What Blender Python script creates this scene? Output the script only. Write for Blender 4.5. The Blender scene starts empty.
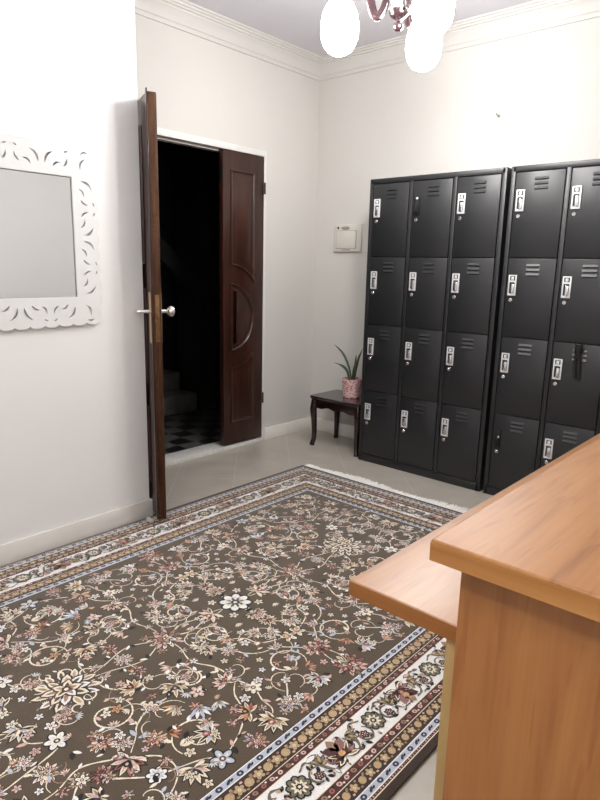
import bpy, bmesh, math, random
from mathutils import Vector, Matrix
R = math.radians
PI = math.pi
scene = bpy.context.scene
COL = scene.collection

# ------------------------------------------------------------------ mesh builder
class MB:
    """Collects shapes and links them as ONE mesh object."""
    def __init__(self):
        self.v = []; self.f = []; self.m = []
    def add(self, vs, fs, mi=0, M=None):
        o = len(self.v)
        if M is not None:
            vs = [M @ Vector(p) for p in vs]
        self.v += [tuple(p) for p in vs]
        self.f += [tuple(i + o for i in f) for f in fs]
        self.m += [mi] * len(fs)
        return self
    def from_bm(self, bm, mi=0, M=None):
        bm.verts.index_update()
        self.add([v.co.copy() for v in bm.verts], [[v.index for v in f.verts] for f in bm.faces], mi, M)
        bm.free()
        return self
    def box(self, lo, hi, bev=0.0, mi=0, M=None, seg=2):
        bm = bmesh.new()
        bmesh.ops.create_cube(bm, size=1.0)
        for v in bm.verts:
            v.co = Vector([(lo[i] + hi[i]) / 2 + v.co[i] * (hi[i] - lo[i]) for i in range(3)])
        if bev > 0:
            bmesh.ops.bevel(bm, geom=bm.edges[:], offset=bev, segments=seg, profile=0.5, affect='EDGES')
        return self.from_bm(bm, mi, M)
    def lathe(self, prof, n=24, M=None, mi=0, cap=True):
        vs = []; fs = []
        for r, z in prof:
            for k in range(n):
                a = 2 * PI * k / n
                vs.append((r * math.cos(a), r * math.sin(a), z))
        for i in range(len(prof) - 1):
            for k in range(n):
                k2 = (k + 1) % n
                fs.append((i * n + k, i * n + k2, (i + 1) * n + k2, (i + 1) * n + k))
        if cap:
            fs.append(tuple(range(n))[::-1])
            fs.append(tuple((len(prof) - 1) * n + k for k in range(n)))
        return self.add(vs, fs, mi, M)
    def tube(self, pts, rad, n=10, mi=0, M=None, flat=(1, 1)):
        pts = [Vector(p) for p in pts]
        if not hasattr(rad, '__len__'):
            rad = [rad] * len(pts)
        vs = []; fs = []
        up = Vector((0, 0, 1))
        t0 = (pts[1] - pts[0]).normalized()
        if abs(t0.dot(up)) > .95:
            up = Vector((1, 0, 0))
        for i, p in enumerate(pts):
            a = pts[max(i - 1, 0)]; b = pts[min(i + 1, len(pts) - 1)]
            t = (b - a).normalized()
            s = t.cross(up)
            s = s.normalized() if s.length > 1e-6 else Vector((1, 0, 0))
            u = s.cross(t).normalized()
            up = u
            for k in range(n):
                an = 2 * PI * k / n
                vs.append(p + s * math.cos(an) * rad[i] * flat[0] + u * math.sin(an) * rad[i] * flat[1])
        for i in range(len(pts) - 1):
            for k in range(n):
                k2 = (k + 1) % n
                fs.append((i * n + k, i * n + k2, (i + 1) * n + k2, (i + 1) * n + k))
        fs.append(tuple(range(n))[::-1]); fs.append(tuple((len(pts) - 1) * n + k for k in range(n)))
        return self.add(vs, fs, mi, M)
    def prism(self, poly, t0, t1, M=None, mi=0):
        """2-D outline (local x, z) extruded along local y from t0 to t1."""
        n = len(poly)
        vs = [(x, t0, z) for x, z in poly] + [(x, t1, z) for x, z in poly]
        fs = [tuple(range(n)), tuple(range(n, 2 * n))[::-1]]
        for i in range(n):
            j = (i + 1) % n
            fs.append((i, i + n, j + n, j))
        return self.add(vs, fs, mi, M)
    def build(self, name, mats, parent=None, origin=None, sharp=35, fixn=True, smooth=True):
        me = bpy.data.meshes.new(name)
        vs = self.v
        if origin is not None:
            vs = [(p[0] - origin[0], p[1] - origin[1], p[2] - origin[2]) for p in vs]
        me.from_pydata(vs, [], self.f)
        if not isinstance(mats, (list, tuple)):
            mats = [mats]
        for m in mats:
            me.materials.append(m)
        if len(mats) > 1:
            me.polygons.foreach_set('material_index', self.m)
        if fixn:
            bm = bmesh.new(); bm.from_mesh(me)
            bmesh.ops.recalc_face_normals(bm, faces=bm.faces[:])
            bm.to_mesh(me); bm.free()
        if smooth:
            me.polygons.foreach_set('use_smooth', [True] * len(me.polygons))
            me.set_sharp_from_angle(angle=R(sharp))
        me.update()
        o = bpy.data.objects.new(name, me)
        COL.objects.link(o)
        if parent is not None:
            o.parent = parent
        if origin is not None:
            o.location = origin
        return o

def tag(o, label=None, cat=None, group=None, kind=None):
    if label: o['label'] = label
    if cat: o['category'] = cat
    if group: o['group'] = group
    if kind: o['kind'] = kind
    return o

def thing(name, label, cat, loc=(0, 0, 0), rz=0, group=None, kind=None):
    o = bpy.data.objects.new(name, None)
    o.empty_display_size = .1
    COL.objects.link(o)
    o.location = loc; o.rotation_euler = (0, 0, rz)
    return tag(o, label, cat, group, kind)

def copy_tree(o, parent=None):
    kids = list(o.children)
    c = o.copy(); COL.objects.link(c)
    c.parent = parent
    for k in kids:
        copy_tree(k, c)
    return c

def spline(pts, n=8):
    """Catmull-Rom through the points."""
    P = [Vector(p) for p in pts]
    P = [P[0] * 2 - P[1]] + P + [P[-1] * 2 - P[-2]]
    out = []
    for i in range(1, len(P) - 2):
        p0, p1, p2, p3 = P[i - 1:i + 3]
        for k in range(n):
            t = k / n
            out.append(.5 * ((2 * p1) + (p2 - p0) * t + (2 * p0 - 5 * p1 + 4 * p2 - p3) * t * t + (3 * p1 - p0 - 3 * p2 + p3) * t ** 3))
    out.append(P[-2])
    return out

# ------------------------------------------------------------------ materials
def srgb(r, g, b):
    f = lambda c: (c / 255 / 12.92) if c / 255 <= .04045 else ((c / 255 + .055) / 1.055) ** 2.4
    return (f(r), f(g), f(b), 1)

def new_mat(name):
    m = bpy.data.materials.new(name); m.use_nodes = True
    nt = m.node_tree
    b = nt.nodes['Principled BSDF']
    return m, nt, b

def N(nt, typ, **kw):
    n = nt.nodes.new(typ)
    for k, v in kw.items():
        setattr(n, k, v)
    return n

def plain(name, col, rough=.5, metal=0.0, spec=.5, var=0.06, scale=30, bump=0.0, bscale=200, coat=0):
    """Principled surface whose colour and bump come from noise."""
    m, nt, b = new_mat(name)
    tc = N(nt, 'ShaderNodeTexCoord')
    no = N(nt, 'ShaderNodeTexNoise'); no.inputs['Scale'].default_value = scale; no.inputs['Detail'].default_value = 4
    nt.links.new(tc.outputs['Object'], no.inputs['Vector'])
    cr = N(nt, 'ShaderNodeValToRGB')
    lo = [max(0, c * (1 - var)) for c in col[:3]] + [1]; hi = [min(1, c * (1 + var)) for c in col[:3]] + [1]
    cr.color_ramp.elements[0].position = .3; cr.color_ramp.elements[0].color = lo
    cr.color_ramp.elements[1].position = .7; cr.color_ramp.elements[1].color = hi
    nt.links.new(no.outputs['Fac'], cr.inputs['Fac'])
    nt.links.new(cr.outputs['Color'], b.inputs['Base Color'])
    b.inputs['Roughness'].default_value = rough
    b.inputs['Metallic'].default_value = metal
    b.inputs['Specular IOR Level'].default_value = spec
    b.inputs['Coat Weight'].default_value = coat
    b.inputs['Coat Roughness'].default_value = .1
    if bump > 0:
        n2 = N(nt, 'ShaderNodeTexNoise'); n2.inputs['Scale'].default_value = bscale; n2.inputs['Detail'].default_value = 3
        nt.links.new(tc.outputs['Object'], n2.inputs['Vector'])
        bp = N(nt, 'ShaderNodeBump'); bp.inputs['Strength'].default_value = bump; bp.inputs['Distance'].default_value = .002
        nt.links.new(n2.outputs['Fac'], bp.inputs['Height'])
        nt.links.new(bp.outputs['Normal'], b.inputs['Normal'])
    return m

def wood(name, dark, mid, light, axis, rough=.35, ring=1.0, streak=1.0, coat=0.0, spec=.5, offset=(0, 0, 0), dash=0.0):
    """Laminate / timber with the grain running along `axis` (0,1,2)."""
    m, nt, b = new_mat(name)
    tc = N(nt, 'ShaderNodeTexCoord')
    mp = N(nt, 'ShaderNodeMapping')
    sc = [1, 1, 1]; sc[axis] = .16
    mp.inputs['Scale'].default_value = sc
    mp.inputs['Location'].default_value = offset
    nt.links.new(tc.outputs['Object'], mp.inputs['Vector'])
    big = N(nt, 'ShaderNodeTexNoise'); big.inputs['Scale'].default_value = 5 * ring; big.inputs['Detail'].default_value = 1.5; big.inputs['Distortion'].default_value = .4
    nt.links.new(mp.outputs['Vector'], big.inputs['Vector'])
    mul = N(nt, 'ShaderNodeMath', operation='MULTIPLY'); mul.inputs[1].default_value = 9 if dash == 0 else 16
    nt.links.new(big.outputs['Fac'], mul.inputs[0])
    fr = N(nt, 'ShaderNodeMath', operation='PINGPONG'); fr.inputs[1].default_value = .5
    nt.links.new(mul.outputs[0], fr.inputs[0])
    mp2 = N(nt, 'ShaderNodeMapping')
    sc2 = [90, 90, 90]; sc2[axis] = 3.5
    mp2.inputs['Scale'].default_value = sc2
    nt.links.new(tc.outputs['Object'], mp2.inputs['Vector'])
    fine = N(nt, 'ShaderNodeTexNoise'); fine.inputs['Scale'].default_value = 1 if dash == 0 else 1.6; fine.inputs['Detail'].default_value = 4
    nt.links.new(mp2.outputs['Vector'], fine.inputs['Vector'])
    mp3 = N(nt, 'ShaderNodeMapping')
    sc3 = [34, 34, 34]; sc3[axis] = 2.2
    mp3.inputs['Scale'].default_value = sc3
    nt.links.new(tc.outputs['Object'], mp3.inputs['Vector'])
    med = N(nt, 'ShaderNodeTexNoise'); med.inputs['Scale'].default_value = 1; med.inputs['Detail'].default_value = 3
    nt.links.new(mp3.outputs['Vector'], med.inputs['Vector'])
    a1 = N(nt, 'ShaderNodeMath', operation='MULTIPLY'); a1.inputs[1].default_value = .42 if dash == 0 else .30
    nt.links.new(fr.outputs[0], a1.inputs[0])
    a2 = N(nt, 'ShaderNodeMath', operation='MULTIPLY_ADD'); a2.inputs[1].default_value = .45 * streak
    nt.links.new(fine.outputs['Fac'], a2.inputs[0]); nt.links.new(a1.outputs[0], a2.inputs[2])
    a3 = N(nt, 'ShaderNodeMath', operation='MULTIPLY_ADD'); a3.inputs[1].default_value = .55 * streak
    nt.links.new(med.outputs['Fac'], a3.inputs[0]); nt.links.new(a2.outputs[0], a3.inputs[2])
    cr = N(nt, 'ShaderNodeValToRGB')
    e = cr.color_ramp.elements
    e[0].position = .3; e[0].color = dark
    e[1].position = .95; e[1].color = light
    x = e.new(.52); x.color = mid
    nt.links.new(a3.outputs[0], cr.inputs['Fac'])
    out = cr.outputs['Color']
    if dash > 0:
        for scl, lng, lo_, hi_, k_ in ((75, 7.0, .60, .70, dash), (16, 1.3, .52, .66, dash * .55)):
            mp4 = N(nt, 'ShaderNodeMapping'); sc4 = [scl] * 3; sc4[axis] = lng
            mp4.inputs['Scale'].default_value = sc4
            nt.links.new(tc.outputs['Object'], mp4.inputs['Vector'])
            dn = N(nt, 'ShaderNodeTexNoise'); dn.inputs['Scale'].default_value = 1; dn.inputs['Detail'].default_value = 1; dn.inputs['Distortion'].default_value = .6
            nt.links.new(mp4.outputs['Vector'], dn.inputs['Vector'])
            mr = N(nt, 'ShaderNodeMapRange'); mr.inputs['From Min'].default_value = lo_; mr.inputs['From Max'].default_value = hi_
            mr.inputs['To Max'].default_value = k_
            nt.links.new(dn.outputs['Fac'], mr.inputs['Value'])
            mxd = N(nt, 'ShaderNodeMix', data_type='RGBA', blend_type='MULTIPLY')
            nt.links.new(mr.outputs['Result'], mxd.inputs['Factor']); nt.links.new(out, mxd.inputs['A'])
            mxd.inputs['B'].default_value = (.70, .57, .44, 1)
            out = mxd.outputs['Result']
    nt.links.new(out, b.inputs['Base Color'])
    b.inputs['Roughness'].default_value = rough
    b.inputs['Specular IOR Level'].default_value = spec
    b.inputs['Coat Weight'].default_value = coat
    b.inputs['Coat Roughness'].default_value = .12
    bp = N(nt, 'ShaderNodeBump'); bp.inputs['Strength'].default_value = .08; bp.inputs['Distance'].default_value = .001
    nt.links.new(fine.outputs['Fac'], bp.inputs['Height']); nt.links.new(bp.outputs['Normal'], b.inputs['Normal'])
    return m

M = {}
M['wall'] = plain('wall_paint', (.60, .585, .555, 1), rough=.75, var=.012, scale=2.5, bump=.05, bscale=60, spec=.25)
M['wallw'] = plain('wall_paint_white', (.83, .828, .825, 1), rough=.55, var=.01, scale=2.5, bump=.04, bscale=60, spec=.3)  # unseen right and front walls wear this lighter colour to brighten the mirror's reflection
M['ceil'] = plain('ceiling_paint', (.66, .65, .695, 1), rough=.8, var=.012, scale=2, bump=.03, spec=.2)
M['plaster'] = plain('cornice_plaster', (.60, .585, .565, 1), rough=.6, var=.015, scale=6)
M['skirting'] = plain('skirting_tile', (.78, .765, .72, 1), rough=.3, var=.03, scale=5)
M['frame_white'] = plain('white_door_frame', (.68, .67, .65, 1), rough=.35, var=.02, scale=12)
M['mirror_white'] = plain('white_lacquer', (.76, .76, .76, 1), rough=.3, var=.008, scale=10)
M['locker'] = plain('black_powder_coat', (.0135, .0142, .0162, 1), rough=.42, var=.06, scale=60, bump=.06, bscale=700, spec=.6)
M['locker_gap'] = plain('locker_interior', (.004, .004, .004, 1), rough=.7, var=.02)
M['chrome'] = plain('chrome', (.82, .82, .83, 1), rough=.22, metal=.9, var=.02, scale=40)
M['chrome_dull'] = plain('pressed_zinc', (.80, .80, .81, 1), rough=.38, metal=.35, var=.04, scale=60)
M['blackp'] = plain('black_plastic', (.006, .006, .006, 1), rough=.45, var=.05)
M['brass'] = plain('aged_brass', (.60, .45, .24, 1), rough=.32, metal=.45, var=.1, scale=40)
M['bronze'] = plain('worn_brass', (.20, .105, .045, 1), rough=.4, metal=.5, var=.25, scale=60)
M['marble'] = plain('marble_sill', (.74, .73, .70, 1), rough=.35, var=.12, scale=70)
M['leafg'] = plain('snake_leaf', (.030, .058, .026, 1), rough=.45, var=.55, scale=55)
M['soil'] = plain('soil', (.03, .02, .015, 1), rough=.9, var=.3, scale=90)
M['ivory'] = plain('ivory_plastic', (.62, .60, .54, 1), rough=.4, var=.012, scale=8)
M['greyp'] = plain('grey_plastic', (.28, .27, .25, 1), rough=.5, var=.03)
M['fringe'] = plain('cotton_fringe', (.93, .91, .87, 1), rough=.9, var=.12, scale=90)
M['redwood'] = plain('red_lacquered_wood', (.024, .010, .012, 1), rough=.25, var=.2, scale=30, coat=.6)
M['gloom_wall'] = plain('stairwell_wall_gloom', (.10, .105, .115, 1), rough=.8, var=.1, scale=3)  # darkened colour holds the gloom of the stairwell
M['gloom_stone'] = plain('stairwell_stone_gloom', (.13, .125, .115, 1), rough=.6, var=.3, scale=9)  # steps darkened likewise, gloom put into the stone colour
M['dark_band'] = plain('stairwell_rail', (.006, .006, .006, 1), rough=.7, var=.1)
M['mahogany_x'] = wood('mahogany_top', (.006, .002, .002, 1), (.012, .003, .003, 1), (.028, .006, .006, 1), 0, rough=.16, coat=.5)
M['mahogany_z'] = wood('mahogany_leg', (.006, .002, .002, 1), (.012, .003, .003, 1), (.028, .006, .006, 1), 2, rough=.2, coat=.4)
M['door_wood'] = wood('dark_door_timber', (.008, .0025, .0018, 1), (.026, .0075, .0045, 1), (.060, .018, .009, 1), 2, rough=.3, streak=1.0, coat=.12, spec=.4)
M['door_edge'] = wood('scuffed_door_edge', (.006, .002, .0015, 1), (.028, .010, .005, 1), (.11, .052, .026, 1), 2, rough=.6, streak=1.3, ring=4, dash=.8, spec=.15)
WD = [srgb(130, 82, 38), srgb(158, 106, 54), srgb(176, 126, 72)]
M['desk_y'] = wood('alder_laminate_long', *WD, 1, rough=.46, ring=.8, dash=.42)
M['desk_z'] = wood('alder_laminate_upright', srgb(122, 74, 34), srgb(148, 95, 48), srgb(168, 114, 62), 2, rough=.45, ring=.9, dash=.5)
M['desk_x'] = wood('alder_edge_band', srgb(130, 82, 36), srgb(164, 110, 56), srgb(188, 136, 80), 0, rough=.4, ring=.9)
M['desk_shelf'] = wood('alder_laminate_shelf', *WD, 1, rough=.45, ring=.8, spec=1.0, coat=.38, dash=.3)
M['desk_shelf'].node_tree.nodes['Principled BSDF'].inputs['Coat Roughness'].default_value = .40
M['desk_edge_dark'] = wood('alder_shelf_edge', srgb(112, 66, 24), srgb(140, 86, 34), srgb(160, 104, 48), 0, rough=.45, ring=.9)
M['beige_board'] = plain('beige_board_edge', srgb(176, 146, 96), rough=.5, var=.06, scale=20)

# mirror glass
m, nt, b = new_mat('mirror_glass')
b.inputs['Base Color'].default_value = (.93, .935, .935, 1); b.inputs['Metallic'].default_value = 1; b.inputs['Roughness'].default_value = .03
M['mirror'] = m

# glowing opal globe
m, nt, b = new_mat('opal_globe_glow')
b.inputs['Base Color'].default_value = (.9, .9, .88, 1)
b.inputs['Emission Color'].default_value = (1, .975, .945, 1)
b.inputs['Emission Strength'].default_value = 74
M['globe'] = m
m2 = m.copy(); m2.name = 'opal_globe_glow_dim'; m2.node_tree.nodes['Principled BSDF'].inputs['Emission Strength'].default_value = 60
M['globe_dim'] = m2

# floor: square tiles laid on the diagonal
m, nt, b = new_mat('floor_tiles')
tc = N(nt, 'ShaderNodeTexCoord'); mp = N(nt, 'ShaderNodeMapping')
mp.inputs['Rotation'].default_value = (0, 0, R(-45))
S = .51 / math.sqrt(2)
mp.inputs['Location'].default_value = (.2106, .177, 0)
nt.links.new(tc.outputs['Object'], mp.inputs['Vector'])
br = N(nt, 'ShaderNodeTexBrick'); br.offset = 0; br.squash = 1
br.inputs['Scale'].default_value = 1; br.inputs['Brick Width'].default_value = S; br.inputs['Row Height'].default_value = S
br.inputs['Mortar Size'].default_value = .0022; br.inputs['Mortar Smooth'].default_value = .3
br.inputs['Color1'].default_value = (.46, .425, .37, 1); br.inputs['Color2'].default_value = (.48, .445, .385, 1); br.inputs['Mortar'].default_value = (.58, .55, .50, 1)
nt.links.new(mp.outputs['Vector'], br.inputs['Vector'])
no = N(nt, 'ShaderNodeTexNoise'); no.inputs['Scale'].default_value = 7; no.inputs['Detail'].default_value = 6
nt.links.new(tc.outputs['Object'], no.inputs['Vector'])
mx = N(nt, 'ShaderNodeMix', data_type='RGBA', blend_type='MULTIPLY'); mx.inputs['Factor'].default_value = .35
cr = N(nt, 'ShaderNodeValToRGB'); cr.color_ramp.elements[0].position = .3; cr.color_ramp.elements[0].color = (.72, .71, .69, 1); cr.color_ramp.elements[1].position = .7
nt.links.new(no.outputs['Fac'], cr.inputs['Fac'])
nt.links.new(br.outputs['Color'], mx.inputs['A']); nt.links.new(cr.outputs['Color'], mx.inputs['B'])
nt.links.new(mx.outputs['Result'], b.inputs['Base Color'])
b.inputs['Roughness'].default_value = .33
M['floor'] = m

# hall floor: dark and pale marble checks
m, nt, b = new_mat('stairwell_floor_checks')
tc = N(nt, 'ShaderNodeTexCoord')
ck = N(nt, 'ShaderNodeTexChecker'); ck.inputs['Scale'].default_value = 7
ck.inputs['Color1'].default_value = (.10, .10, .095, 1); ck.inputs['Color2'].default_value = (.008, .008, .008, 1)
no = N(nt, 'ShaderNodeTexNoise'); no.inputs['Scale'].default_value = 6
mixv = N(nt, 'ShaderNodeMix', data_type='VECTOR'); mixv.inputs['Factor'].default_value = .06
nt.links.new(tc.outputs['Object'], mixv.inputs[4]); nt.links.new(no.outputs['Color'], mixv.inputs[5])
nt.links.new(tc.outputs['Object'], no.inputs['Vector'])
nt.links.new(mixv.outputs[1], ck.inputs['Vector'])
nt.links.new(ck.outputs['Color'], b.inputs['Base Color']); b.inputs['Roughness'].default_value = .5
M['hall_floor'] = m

# pink patterned pot
m, nt, b = new_mat('pink_pot_pattern')
tc = N(nt, 'ShaderNodeTexCoord')
vo = N(nt, 'ShaderNodeTexVoronoi'); vo.inputs['Scale'].default_value = 75
nt.links.new(tc.outputs['Object'], vo.inputs['Vector'])
cr = N(nt, 'ShaderNodeValToRGB'); e = cr.color_ramp.elements
e[0].position = .3; e[0].color = srgb(240, 214, 210); e[1].position = .75; e[1].color = srgb(196, 128, 132)
nt.links.new(vo.outputs['Distance'], cr.inputs['Fac']); nt.links.new(cr.outputs['Color'], b.inputs['Base Color'])
b.inputs['Roughness'].default_value = .4
M['pot'] = m

# rug yarns
def yarn(name, col, var=.22):
    m, nt, b = new_mat(name)
    tc = N(nt, 'ShaderNodeTexCoord')
    no = N(nt, 'ShaderNodeTexNoise'); no.inputs['Scale'].default_value = 260; no.inputs['Detail'].default_value = 2
    nt.links.new(tc.outputs['Object'], no.inputs['Vector'])
    n3 = N(nt, 'ShaderNodeTexNoise'); n3.inputs['Scale'].default_value = 7; n3.inputs['Detail'].default_value = 3
    nt.links.new(tc.outputs['Object'], n3.inputs['Vector'])
    ad = N(nt, 'ShaderNodeMath', operation='MULTIPLY_ADD'); ad.inputs[1].default_value = .35
    nt.links.new(n3.outputs['Fac'], ad.inputs[0]); nt.links.new(no.outputs['Fac'], ad.inputs[2])
    cr = N(nt, 'ShaderNodeValToRGB')
    cr.color_ramp.elements[0].position = .42; cr.color_ramp.elements[0].color = [c * (1 - var) for c in col[:3]] + [1]
    cr.color_ramp.elements[1].position = .92; cr.color_ramp.elements[1].color = [min(1, c * (1 + var)) for c in col[:3]] + [1]
    nt.links.new(ad.outputs[0], cr.inputs['Fac']); nt.links.new(cr.outputs['Color'], b.inputs['Base Color'])
    b.inputs['Roughness'].default_value = .88; b.inputs['Specular IOR Level'].default_value = .15
    b.inputs['Sheen Weight'].default_value = .45; b.inputs['Sheen Roughness'].default_value = .5
    bp = N(nt, 'ShaderNodeBump'); bp.inputs['Strength'].default_value = .5; bp.inputs['Distance'].default_value = .002
    nt.links.new(no.outputs['Fac'], bp.inputs['Height']); nt.links.new(bp.outputs['Normal'], b.inputs['Normal'])
    return m
RUGC = ['field', 'cream', 'white', 'pink', 'rose', 'maroon', 'brown', 'black', 'gold', 'sky', 'navy', 'orange', 'olive', 'tan', 'mauve']
RUGV = [srgb(85, 72, 57), srgb(238, 226, 204), srgb(250, 247, 242), srgb(216, 180, 170), srgb(158, 98, 94), srgb(76, 44, 42), srgb(56, 41, 34),
        srgb(24, 19, 19), srgb(192, 166, 128), srgb(188, 196, 210), srgb(44, 50, 74), srgb(206, 156, 112), srgb(122, 116, 98), srgb(158, 130, 106), srgb(150, 110, 106)]
RI = {n: i for i, n in enumerate(RUGC)}
rug_mats = [yarn('rug_' + n, v) for n, v in zip(RUGC, RUGV)]

# ------------------------------------------------------------------ the room
XM, YM = .629, -2.0145             # projecting wall on the left carries the mirror
H = 2.765
X1, Y1 = 4.0, -6.3
DY0, DY1, DZ = -1.80, -.553, 2.077   # door opening
def st(o, label, cat):
    return tag(o, label, cat, kind='structure')

st(MB().box((0, Y1, -.1), (X1, 0, 0)).build('floor', M['floor']), 'grey beige floor tiles laid on the diagonal', 'floor')
st(MB().box((-.15, Y1 - .15, H), (X1 + .15, .15, H + .1)).build('ceiling', M['ceil']), 'plain pale grey ceiling', 'ceiling')
w = MB()
w.box((-.15, YM - .2, 0), (0, DY0, H)); w.box((-.15, DY0, DZ), (0, DY1, H)); w.box((-.15, DY1, 0), (0, 0, H))
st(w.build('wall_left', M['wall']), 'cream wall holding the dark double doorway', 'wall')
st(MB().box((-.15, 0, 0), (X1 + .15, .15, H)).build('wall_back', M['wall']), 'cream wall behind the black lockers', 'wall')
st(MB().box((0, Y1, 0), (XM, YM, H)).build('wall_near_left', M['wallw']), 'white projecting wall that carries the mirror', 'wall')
st(MB().box((X1, Y1, 0), (X1 + .15, 0, H)).build('wall_right', M['wallw']), 'unseen wall on the right of the room, whitened to brighten the mirror', 'wall')
st(MB().box((0, Y1 - .15, 0), (X1 + .15, Y1, H)).build('wall_front', M['wallw']), 'unseen wall behind the camera, whitened to brighten the mirror', 'wall')

# skirting tiles
def skirt(name, lo, hi, label):
    st(MB().box(lo, hi, bev=.003).build(name, M['skirting']), label, 'baseboard')
BT = .012
skirt('baseboard_left', (0, DY1 + .004, 0), (BT, -BT, .098), 'pale skirting between doorway and room corner')
skirt('baseboard_back', (0, -BT, 0), (X1, 0, .098), 'pale skirting running behind table and lockers')
skirt('baseboard_near_left', (XM, Y1, 0), (XM + BT, YM + BT, .104), 'pale skirting under the mirror wall')
skirt('baseboard_return', (BT, YM, 0), (XM, YM + BT, .104), 'pale skirting on the end of the projecting wall')

# cornices (profile: out, height)
PR = [(0, 2.640), (.010, 2.640), (.013, 2.655), (.018, 2.662), (.022, 2.664), (.030, 2.690), (.046, 2.713), (.056, 2.722), (.058, 2.730),
      (.068, 2.733), (.070, 2.742), (.080, 2.745), (.083, 2.754), (.094, 2.757), (.097, H), (0, H)]
def cornice(name, fn, a, b, label):
    mb = MB(); n = len(PR)
    vs = [fn(o, z, 0) for o, z in PR] + [fn(o, z, 1) for o, z in PR]
    fs = [(i, (i + 1) % n, (i + 1) % n + n, i + n) for i in range(n)]
    mb.add(vs, fs)
    st(mb.build(name, M['plaster'], sharp=25), label, 'cornice')
cornice('trim_1', lambda o, z, e: (o, -o if e else YM + o, z), 0, 1, 'moulded plaster cornice above the doorway')
cornice('trim_2', lambda o, z, e: (o if e == 0 else X1 - o, -o, z), 0, 1, 'moulded plaster cornice above the lockers')
cornice('trim_3', lambda o, z, e: (XM + o, Y1 + o if e == 0 else YM + o, z), 0, 1, 'moulded plaster cornice above the mirror')
cornice('trim_4', lambda o, z, e: (o if e == 0 else XM + o, YM + o, z), 0, 1, 'moulded plaster cornice on the projecting wall end')

# door frame and sill
f = MB()
f.box((-.15, DY1 - .016, 0), (.002, DY1 + .004, DZ), bev=.002)
f.box((-.15, DY0, 0), (.004, DY0 + .04, DZ), bev=.002)
f.box((-.15, DY0, DZ - .040), (.002, DY1 - .0165, DZ), bev=.001)
f.box((-.075, DY0 + .04, DZ - .052), (-.045, DY1 - .016, DZ - .040), bev=.002)
st(f.build('trim_5', M['frame_white']), 'thin white frame around the double doorway', 'door frame')
st(MB().box((-.15, DY0 + .04, 0), (.006, DY1 - .016, .028), bev=.004).build('trim_6', M['marble']), 'white speckled stone sill of the doorway', 'door sill')

# the dark stairwell beyond
HX = -2.6
st(MB().box((HX, -2.6, -.1), (-.15, .6, 0)).build('floor_stairwell', M['hall_floor']), 'chequered stairwell floor beyond the door, gloom put into its colour', 'floor')
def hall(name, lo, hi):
    st(MB().box(lo, hi).build(name, M['gloom_wall']), 'stairwell wall seen through the doorway, gloom put into its colour', 'wall')
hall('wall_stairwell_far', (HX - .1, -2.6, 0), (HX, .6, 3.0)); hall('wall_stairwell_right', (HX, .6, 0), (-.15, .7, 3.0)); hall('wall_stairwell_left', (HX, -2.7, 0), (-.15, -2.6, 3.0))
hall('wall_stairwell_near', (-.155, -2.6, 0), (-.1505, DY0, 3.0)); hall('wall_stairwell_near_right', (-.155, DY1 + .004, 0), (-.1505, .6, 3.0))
st(MB().box((HX, -2.6, 3.0), (-.15, .6, 3.1)).build('ceiling_stairwell', M['gloom_wall']), 'stairwell ceiling, gloom put into its colour', 'ceiling')
sb = thing('staircase', 'stone staircase beyond the open door, gloom put into its colour', 'staircase', (-1.15, -.75, 0))
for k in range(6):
    MB().box((-1.15 - .25 * (k + 1), -1.35, .16 * k), (-1.15 - .25 * k + .02, -.27, .16 * (k + 1)), bev=.008).build('step', M['gloom_stone'], sb, origin=None).location = (1.15, .75, 0)
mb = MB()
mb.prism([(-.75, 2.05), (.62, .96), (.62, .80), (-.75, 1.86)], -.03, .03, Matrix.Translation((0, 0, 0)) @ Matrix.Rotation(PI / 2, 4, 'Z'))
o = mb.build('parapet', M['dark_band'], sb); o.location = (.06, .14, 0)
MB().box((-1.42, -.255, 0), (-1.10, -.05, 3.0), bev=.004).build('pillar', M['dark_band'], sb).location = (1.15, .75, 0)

# ------------------------------------------------------------------ double door
def arc(cx, cz, rx, rz, a0, a1, n):
    return [(cx + rx * math.cos(R(a0 + (a1 - a0) * i / n)), cz + rz * math.sin(R(a0 + (a1 - a0) * i / n))) for i in range(n + 1)]
def panel_outlines():
    cx, cz = .062, .945
    a = math.degrees(math.acos((.286 - cx) / .30))
    up = [(.062, 1.918), (.286, 1.918)] + [(x, z) for x, z in arc(cx, cz, .30, .35, a, 90, 10)]
    mid = arc(cx, cz, .222, .235, 90, -90, 20)
    lo = arc(cx, cz, .30, .35, -90, -a, 10) + [(.286, .195), (.062, .195)]
    return up, mid, lo
def inset(poly, d):
    n = len(poly); out = []
    area = sum(poly[i][0] * poly[(i + 1) % n][1] - poly[(i + 1) % n][0] * poly[i][1] for i in range(n))
    s = 1 if area > 0 else -1
    for i in range(n):
        p0 = Vector(poly[i - 1]); p1 = Vector(poly[i]); p2 = Vector(poly[(i + 1) % n])
        e1 = (p1 - p0).normalized(); e2 = (p2 - p1).normalized()
        n1 = Vector((-e1.y, e1.x)) * s; n2 = Vector((-e2.y, e2.x)) * s
        b = (n1 + n2)
        k = b.length_squared
        b = b * (2 / k) if k > .3 else n1
        out.append((p1.x + b.x * d, p1.y + b.y * d))
    return out
def raised(mb, poly, y, out, fx):
    """Moulding and raised field on the face y; `out` = -1/+1 direction."""
    rings = [(0, 0), (.002, .009), (.008, .011), (.014, .006), (.018, -.0005), (.030, -.0005), (.052, .007)]
    n = len(poly); vs = []; fs = []
    for d, h in rings:
        vs += [(fx(x), y + out * h, z) for x, z in inset(poly, d)]
    for i in range(len(rings) - 1):
        for k in range(n):
            k2 = (k + 1) % n
            fs.append((i * n + k, i * n + k2, (i + 1) * n + k2, (i + 1) * n + k))
    fs.append(tuple((len(rings) - 1) * n + k for k in range(n)))
    mb.add(vs, fs)
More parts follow.
